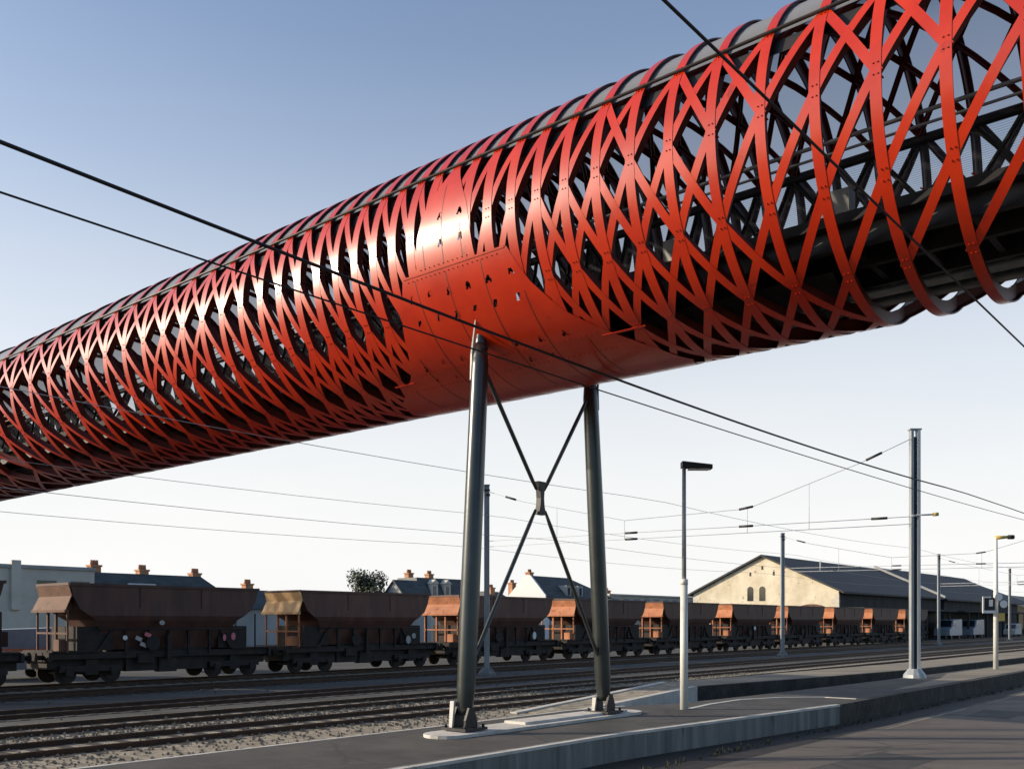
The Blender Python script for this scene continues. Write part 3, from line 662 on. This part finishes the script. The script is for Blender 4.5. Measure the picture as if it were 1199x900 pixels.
    for xb in (1.05, L_-1.05):
        bo = MB(); bo.b2((xb-1.25, -1.12, .48), (xb+1.25, -1.0, .72)); bo.b2((xb-1.25, 1.0, .48), (xb+1.25, 1.12, .72)); bo.b2((xb-.25, -1.1, .35), (xb+.25, 1.1, .95))
        for dx in (-.9, .9):
            for y in (-1.08, 1.08): bo.b2((xb+dx-.14, y-.09, .34), (xb+dx+.14, y+.09, .62))
        bg_ = bo.build('bogie', M_UND, t)
        for dx in (-.9, .9):
            wl = MB()
            for y in (-.76, .76): wl.tube([(xb+dx, y-.065, .42), (xb+dx, y+.065, .42)], .42, 24); wl.tube([(xb+dx, y-.08*(1 if y < 0 else -1)-.0, .42), (xb+dx, y-.1*(1 if y < 0 else -1), .42)], .30, 18)
            wl.tube([(xb+dx, -.8, .42), (xb+dx, .8, .42)], .07, 8); wl.build('wheelset', M_UND, bg_)
    return t
proto = make_wagon(M_WAGE)
wlab = {-1: 'dark brown hopper wagon cut off by the left edge of the photo',
        0: 'brown hopper wagon with a dull brown end, first complete one from the left',
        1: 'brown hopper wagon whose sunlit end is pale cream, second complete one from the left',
        2: 'brown hopper wagon with orange end, seen behind the left leg of the pier',
        3: 'brown hopper wagon with orange end, seen between the crossed braces and the right pier leg',
        4: 'brown hopper wagon with orange end, seen behind the white platform lamp post',
        5: 'brown hopper wagon with orange end, just left of the slim mast before the gable',
        6: 'brown hopper wagon with orange end, passing behind the slim mast before the gable',
        7: 'brown hopper wagon with orange end, below the right corner of the pale gable',
        8: 'brown hopper wagon with orange end, left of the tall twin mast on the platform',
        9: 'farthest brown hopper wagon, seen right behind the tall twin mast'}
wag = {}
for k in range(-1, 10):
    o = proto if k == -1 else copy_tree(proto)
    wag[k] = o; o.location = W(16.9+10.92*k, 37.9, .18)
    o['label'] = wlab[k]
def swap(k, m):
    for ch in [x for x in list(COL.objects) if x.parent == wag[k] and x.name.split('.')[0] in ('end_sheet', 'end_frame')]:
        ch.data = ch.data.copy(); ch.data.materials.clear(); ch.data.materials.append(m)
swap(-1, M_WAGB); swap(0, M_WAGB)  # these two wagons have ends in a different, dull brown paint
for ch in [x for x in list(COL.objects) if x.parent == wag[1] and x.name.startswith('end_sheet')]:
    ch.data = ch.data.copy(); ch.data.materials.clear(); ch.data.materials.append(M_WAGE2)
# small placards and chalk marks on some wagons
for k, x, z, w_, h, m, nm in ((0, 6.75, 1.75, .16, .3, M_PINK, 'chalk_mark'), (0, 7.2, 1.8, .22, .34, M_PINK, 'chalk_mark'), (2, 6.6, 1.6, .35, .5, M_TXT, 'placard'), (1, 6.9, 1.5, .35, .45, M_GREY, 'placard'), (1, 7.3, 1.7, .3, .3, M_GREY, 'placard'), (3, 2.2, 2.3, .7, .3, M_GREY, 'placard'), (5, 4, 1.9, .4, .35, M_TXT, 'placard'), (0, 2.2, 1.8, .2, .2, M_TXT, 'placard'), (0, 3.8, 2.4, .25, .2, M_GREY, 'placard')):
    mb = MB(); mb.hull([[(x+w_/2*math.cos(a)*(1 if abs(math.cos(a)) > .5 else .8), -1.50-t_, z+h/2*math.sin(a)) for a in [2*math.pi*i/8 for i in range(8)]] for t_ in (0, .02)]); mb.build(nm, m, wag[k])
# graffiti-like faded marks
for x, z in ((2.9, 1.75), (3.3, 1.9), (3.1, 1.5)):
    MB().box((x, -1.285, z), (.28, .012, .16), tilt=(.4, 'Y')).build('faded_mark', M_PINK if z > 1.8 else M_GREY, wag[0])

# ------------------------------------------------------------------ vans beyond the wagons
def make_van(label, s, b, rz, band_=False, colm=M_VAN):
    t = thing('parked_van', label, 'van', s, b, 0, rz=rz)
    side = [(0, .45), (0, 1.15), (.95, 1.45), (1.6, 2.25), (5.0, 2.35), (5.1, .45)]
    bd = MB(); bd.hull([[(x, y, z) for x, z in side] for y in (-.95, .95)]); bd.build('body', colm, t)
    gl = MB(); gl.hull([[(1.08, y, 1.5), (1.66, y, 2.17), (2.3, y, 2.17), (2.3, y, 1.5)] for y in (-.957, .957)]); gl.build('side_window', M_GLASS, t)
    MB().add([(.93, -.8, 1.47), (.93, .8, 1.47), (1.55, .75, 2.2), (1.55, -.75, 2.2)], [(0, 1, 2, 3)]).build('windscreen', M_GLASS, t)
    if band_: MB().b2((.1, -.97, .95), (5.05, -.955, 1.4)).build('side_band', M_ORG, t)
    for x in (.9, 4.1):
        for y in (-.9, .75): MB().tube([(x, y, .34), (x, y+.16, .34)], .34, 18).build('wheel', M_BLACK, t)
    return t
make_van('pale blue van with an orange red side band behind the wagon gap at far left', 15.6, 45.5, 0, True)
v1 = make_van('pale grey van parked past the last wagon, left of the white speaker post', 151, 42.5, 0); v1.scale = (1.3, 1.2, 1.3)
v2 = make_van('pale van parked nose in under the far shed, next to the grey van', 164, 42.5, .0, colm=M_VAN); v2.scale = (1.3, 1.2, 1.3)
make_van('pale van near the farthest mast at the right edge', 186, 41, 0, colm=M_CREAM)

# ------------------------------------------------------------------ buildings
def window(parent, x0, x1, y0, y1, z0, z1, m=M_GLASS, frm=M_CREAM):
    f = MB().b2((x0-.0, y0, z0), (x1, y1, z1)).build('window', m, parent); return f
# goods warehouse
wh = thing('goods_warehouse', 'pale limestone gabled goods warehouse with long dark roof behind the wagons', 'warehouse', 116.7, 45, 0)
def gable(par, L0, L1, w_, ze, zr, wallm, roofm, over=.6, gm=None, th=.25):
    mb = MB(); mb.hull([[(x, 0, 0), (x, w_, 0), (x, w_, ze), (x, w_/2, zr), (x, 0, ze)] for x in (L0, L1)]); wl = mb.build('wall', wallm, par)
    sl = (zr-ze)/(w_/2); rf = MB()
    for sg_ in (0, 1):
        y0 = -over if not sg_ else w_+over; z0 = ze-over*sl
        rf.hull([[(x, y0, z0+.03), (x, w_/2, zr+.03), (x, w_/2, zr+th+.03), (x, y0, z0+th+.03)] for x in (L0-over, L1+over)])
    r_ = rf.build('roof', roofm, par); return wl, r_
wl, rf = gable(wh, .3, 41, 20.4, 6.5, 11.2, M_DWALL, M_SLATED, over=.8)
gw = MB(); gw.hull([[(x, 0, 0), (x, 20.4, 0), (x, 20.4, 6.48), (x, 10.2, 11.18), (x, 0, 6.48)] for x in (-.02, .28)]); gw.build('gable_wall', M_LIME, wh)
for y in (10.2, 11.9):
    mb = MB(); pts = [(y-.42, 5.4), (y+.42, 5.4), (y+.42, 6.9)]+[(y+.42*math.cos(R_(a)), 6.9+.42*math.sin(R_(a))) for a in (30, 60, 90, 120, 150)]+[(y-.42, 6.9)]
    mb.hull([[(x, p[0], p[1]) for p in pts] for x in (-.06, .1)]); mb.build('window', M_GLASS, wh)
for y, z in ((8.6, 9.2), (11.9, 9.2), (10.2, 10.0)): MB().b2((-.05, y-.12, z-.5), (.05, y+.12, z)).build('slit', M_DWALL, wh)
mb = MB(); pts = [(.9, 0), (6.1, 0), (6.1, 3.6)]+[(3.5+2.6*math.cos(R_(a)), 3.6+1.3*math.sin(R_(a))) for a in range(15, 180, 15)]+[(.9, 3.6)]
mb.hull([[(x, p[0], p[1]) for p in pts] for x in (-.07, .1)]); mb.build('arched_door', M_WAGB, wh)
q_ = MB()
for i in range(10): q_.b2((-.06, -.04, i*.62), (.3, .55 if i % 2 else .95, i*.62+.56)); q_.b2((-.06, 19.4 if i % 2 else 19.8, i*.62), (.3, 20.44, i*.62+.56))
tag(q_.build('quoins', M_CREAM, wh), kind='stuff')
cn = MB()
for k in range(7): cn.b2((3+k*5.6, -3.0, 0), (3.25+k*5.6, -2.75, 4.2))
cn.b2((0, -3.2, 4.2), (40, -.02, 4.45)); cn.build('canopy', M_DWALL, wh)
fw = MB(); sl = (11.2-6.5)/10.2
fw.hull([[(x, -.9, 6.5-.9*sl+.3), (x, 10.2, 11.6), (x, 10.2, 11.95), (x, -.9, 6.5-.9*sl+.65)] for x in (41.7, 42.5)]); fw.build('fire_wall', M_GREY, wh)
MB().tube([(9, 6, 9.3), (9, 6, 10.9)], .12, 8).build('roof_vent', M_GREY, wh)
w2 = thing('goods_shed', 'second dark roofed shed continuing behind the pale warehouse to the right', 'shed', 161, 45, 0)
gable(w2, 0, 50, 20.4, 6.4, 11.4, M_DWALL, M_SLATED, over=.8)
MB().hull([[(50.8, 0, 6.4), (50.8, 20.4, 6.4), (50.8, 10.3, 11.4), (50.8, 10.1, 11.4)], [(62, 0, 6.4), (62, 20.4, 6.4), (62, 20.3, 6.5), (62, .1, 6.5)]]).build('hipped_end', M_SLATED, w2)
cn = MB()
for k in range(8): cn.b2((3+k*5.6, -3.0, 0), (3.3+k*5.6, -2.7, 4.2))
cn.b2((0, -3.2, 4.2), (46, -.02, 4.45)); cn.build('canopy', M_DWALL, w2)
w3 = thing('far_shed', 'low grey shed beyond the warehouses at the right edge of the photo', 'shed', 232, 48, 0)
gable(w3, 0, 90, 22, 5.8, 9.2, M_DWALL, M_SLATE, over=.6)
MB().b2((10, -.06, 1), (60, -.01, 3.4)).build('shutter_row', M_GREY, w3)
# town behind the wagons
def chimney(par, x, y, z, w_=.9, h=1.6):
    c = MB(); c.b2((x-w_/2, y-.35, z-1), (x+w_/2, y+.35, z+h-.25)); c.b2((x-w_/2-.08, y-.42, z+h-.25), (x+w_/2+.08, y+.42, z+h-.1))
    ch = c.build('chimney', M_BRICK, par)
    pt_ = MB()
    for k in (-.28, 0, .28): pt_.tube([(x+k*w_, y, z+h-.1), (x+k*w_, y, z+h+.3)], [.13, .1], 8)
    pt_.build('chimney_pots', M_BRICK, ch)
hA = thing('grey_depot', 'flat grey rendered building showing above the wagons at far left', 'building', 18, 72, 0)
mb = MB().b2((0, 0, 0), (17.3, 12, 6.55)); mb.build('wall', M_CREAM, hA); MB().b2((-.1, -.15, 6.55), (17.35, 12, 6.8)).build('parapet', M_GREY, hA)
MB().b2((11.1, -.25, 3.5), (11.75, -.01, 7.1)).build('pilaster', M_CREAM, hA)
for x in (13, 15.5): MB().b2((x, -.03, 4.9), (x+1.4, .02, 5.7)).build('window', M_GLASS, hA)
for x in (2, 5, 8): MB().b2((x, -.03, 1.4), (x+1.2, .02, 3.0)).build('window', M_GLASS, hA)
hB = thing('slate_roofed_terrace', 'long dwelling terrace with dark slate roof and brick chimneys at the left', 'house', 35.5, 72.3, 0)
mb = MB().b2((0, 0, 0), (12.5, 10, 4.2)); mb.build('wall', M_GREY, hB)
def hip(par, L, w_, ze, zr, inset, m=M_SLATE, name='roof', flatw=1.5):
    MB().hull([[(-.3, -.4, ze), (L+.3, -.4, ze), (L+.3, w_+.4, ze), (-.3, w_+.4, ze)], [(inset[0], inset[2], zr), (L-inset[1], inset[2], zr), (L-inset[1], w_-inset[2], zr), (inset[0], w_-inset[2], zr)]]).build(name, m, par)
hip(hB, 12.5, 10, 4.2, 6.6, (-.3, 2, 2.2))
for x, z in ((1.2, 6.7), (5.3, 6.5), (10.2, 6.4)): chimney(hB, x, 2.6, z, .8, .6)
MB().b2((3.2, .9, 5.35), (5.6, 1.05, 5.75)).build('skylight', M_TXT, hB)
hB2 = thing('slate_roofed_annex', 'low slate roofed house with one chimney peeping over the pale ended wagon', 'house', 49, 73.5, 0)
MB().b2((0, 0, 0), (6, 8, 3.8)).build('wall', M_GREY, hB2); hip(hB2, 6, 8, 3.8, 5.6, (1, 1, 2.4)); chimney(hB2, 2.9, 2.6, 5.6, .8, .7)
hC = thing('mansard_house', 'slate mansard house with two pale dormers left of the pier', 'house', 78, 80, 0)
MB().b2((0, 0, 0), (10.5, 5, 5.2)).build('wall', M_CREAM, hC)
hip(hC, 10.5, 5, 5.2, 7.9, (.5, .9, .9), M_SLATE)
for x in (2.0, 4.2):
    d = MB(); d.b2((x, -.1, 5.4), (x+1.1, 1.6, 7.2)); d.hull([[(x-.1, y, 7.2), (x+1.2, y, 7.2), (x+.55, y, 7.7)] for y in (-.25, 1.6)]); dm = d.build('dormer', M_CREAM, hC); MB().b2((x+.3, -.13, 5.7), (x+.8, -.08, 6.9)).build('window', M_GLASS, dm)
for x in (.9, 4.3): chimney(hC, x, 2.6, 8.0, .8, .6)
hD = thing('small_pale_house', 'small pale gabled house between the tree and the mansard house', 'house', 71.5, 75.5, 0)
gable(hD, 0, 4, 3.4, 5.4, 7.1, M_GREY, M_SLATE, over=.2, th=.15)
hE = thing('white_gabled_house', 'white gabled house with slate roof and two chimneys between the pier legs', 'house', 97, 76, 0)
mb = MB(); mb.hull([[(x, 0, 0), (x, 6.4, 0), (x, 6.4, 6.1), (x, 3.4, 8.8), (x, 2.6, 8.8), (x, 0, 6.1)] for x in (0, .3)]); mb.build('gable_wall', M_TXT, hE)
MB().b2((.3, 0, 0), (15, 6.4, 5.8)).build('wall', M_TXT, hE)
MB().hull([[(.25, -.4, 5.85), (.25, 6.8, 5.85), (.25, 3.6, 8.75), (.25, 2.7, 8.75)], [(8.5, -.4, 5.85), (8.5, 6.8, 5.85), (8.5, 3.6, 8.7), (8.5, 2.7, 8.7)], [(15.6, -.4, 5.85), (15.6, 6.8, 5.85), (15.2, 3.6, 6.2), (15.2, 2.7, 6.2)]]).build('roof', M_SLATE, hE)
for x in (4.4, 7.0): d = MB().b2((x, -.1, 6.0), (x+1.1, 1.5, 7.5)).build('dormer', M_GREY, hE); MB().b2((x+.3, -.13, 6.2), (x+.8, -.08, 7.2)).build('window', M_GLASS, d)
chimney(hE, .5, 3.1, 8.8, .8, .5); chimney(hE, .6, 6.2, 7.2, .8, .8)
MB().b2((-.03, 3, 3.5), (.01, 4, 5)).build('window', M_GLASS, hE)
hF = thing('long_tan_building', 'long low tan building with rows of windows left of the warehouse', 'building', 117.5, 80, 0)
MB().b2((0, 0, 0), (27, 9, 6.6)).build('wall', M_LIME, hF); MB().b2((-.2, -.2, 6.6), (27.2, 9.2, 6.85)).build('parapet', M_CREAM, hF)
for k in range(9): MB().b2((1+k*2.9, -.04, 4.6), (2.6+k*2.9, .02, 6.2)).build('window', M_GREY, hF)
chimney(hF, 3.5, 3, 6.8, 1.5, .8)
hG = thing('tan_end_house', 'tiny tan rooftop with chimneys right behind the mast between the pier legs', 'house', 91, 79.5, 0)
MB().b2((0, 0, 0), (4, 7, 5.0)).build('wall', M_LIME, hG); hip(hG, 4, 7, 5.0, 6.6, (.5, .5, 2.5)); chimney(hG, 1.5, 2, 6.6, .8, .6)

# ------------------------------------------------------------------ tree
def tree(s, b, h, cr, label):
    t = thing('broadleaf_tree', label, 'tree', s, b, 0)
    tk = MB(); tk.tube([(0, 0, 0), (.05, .03, h*.3), (0, .1, h*.55)], [.3, .22, .12], 8)
    cl = []
    for i in range(12):
        a = random.uniform(0, 6.28); e = random.uniform(.1, 1.3); l = cr*random.uniform(.5, .85)
        p = Vector((math.cos(a)*math.cos(e)*l, math.sin(a)*math.cos(e)*l, h*.52+math.sin(e)*l*1.0))
        tk.tube([(0, .1, h*.5), tuple(Vector((0, .1, h*.5)).lerp(p, .5)+Vector((0, 0, .15))), tuple(p)], [.09, .05, .02], 5); cl.append((p, cr*random.uniform(.28, .42)))
    tk.build('trunk', M_BARK, t)
    lf = MB()
    for c, r in cl+[(Vector((0, 0, h*.62)), cr*.5)]:
        for k in range(260):
            v = Vector((random.gauss(0, 1), random.gauss(0, 1), random.gauss(0, 1))).normalized()*r*random.uniform(.35, 1.1)
            p = c+v; a = Vector((random.gauss(0, 1), random.gauss(0, 1), random.gauss(0, 1))).normalized()*.13; n_ = a.orthogonal().normalized()*.11
            lf.add([p-a, p-n_, p+a, p+n_], [(0, 1, 2, 3)])
    lf.build('crown', M_LEAF, t)
tree(70.3, 80.5, 10.4, 2.9, 'round dark tree rising above the wagons left of the mansard house')
tree(69.8, 75.2, 7.6, .9, 'small thin tree at the foot of the mansard house')
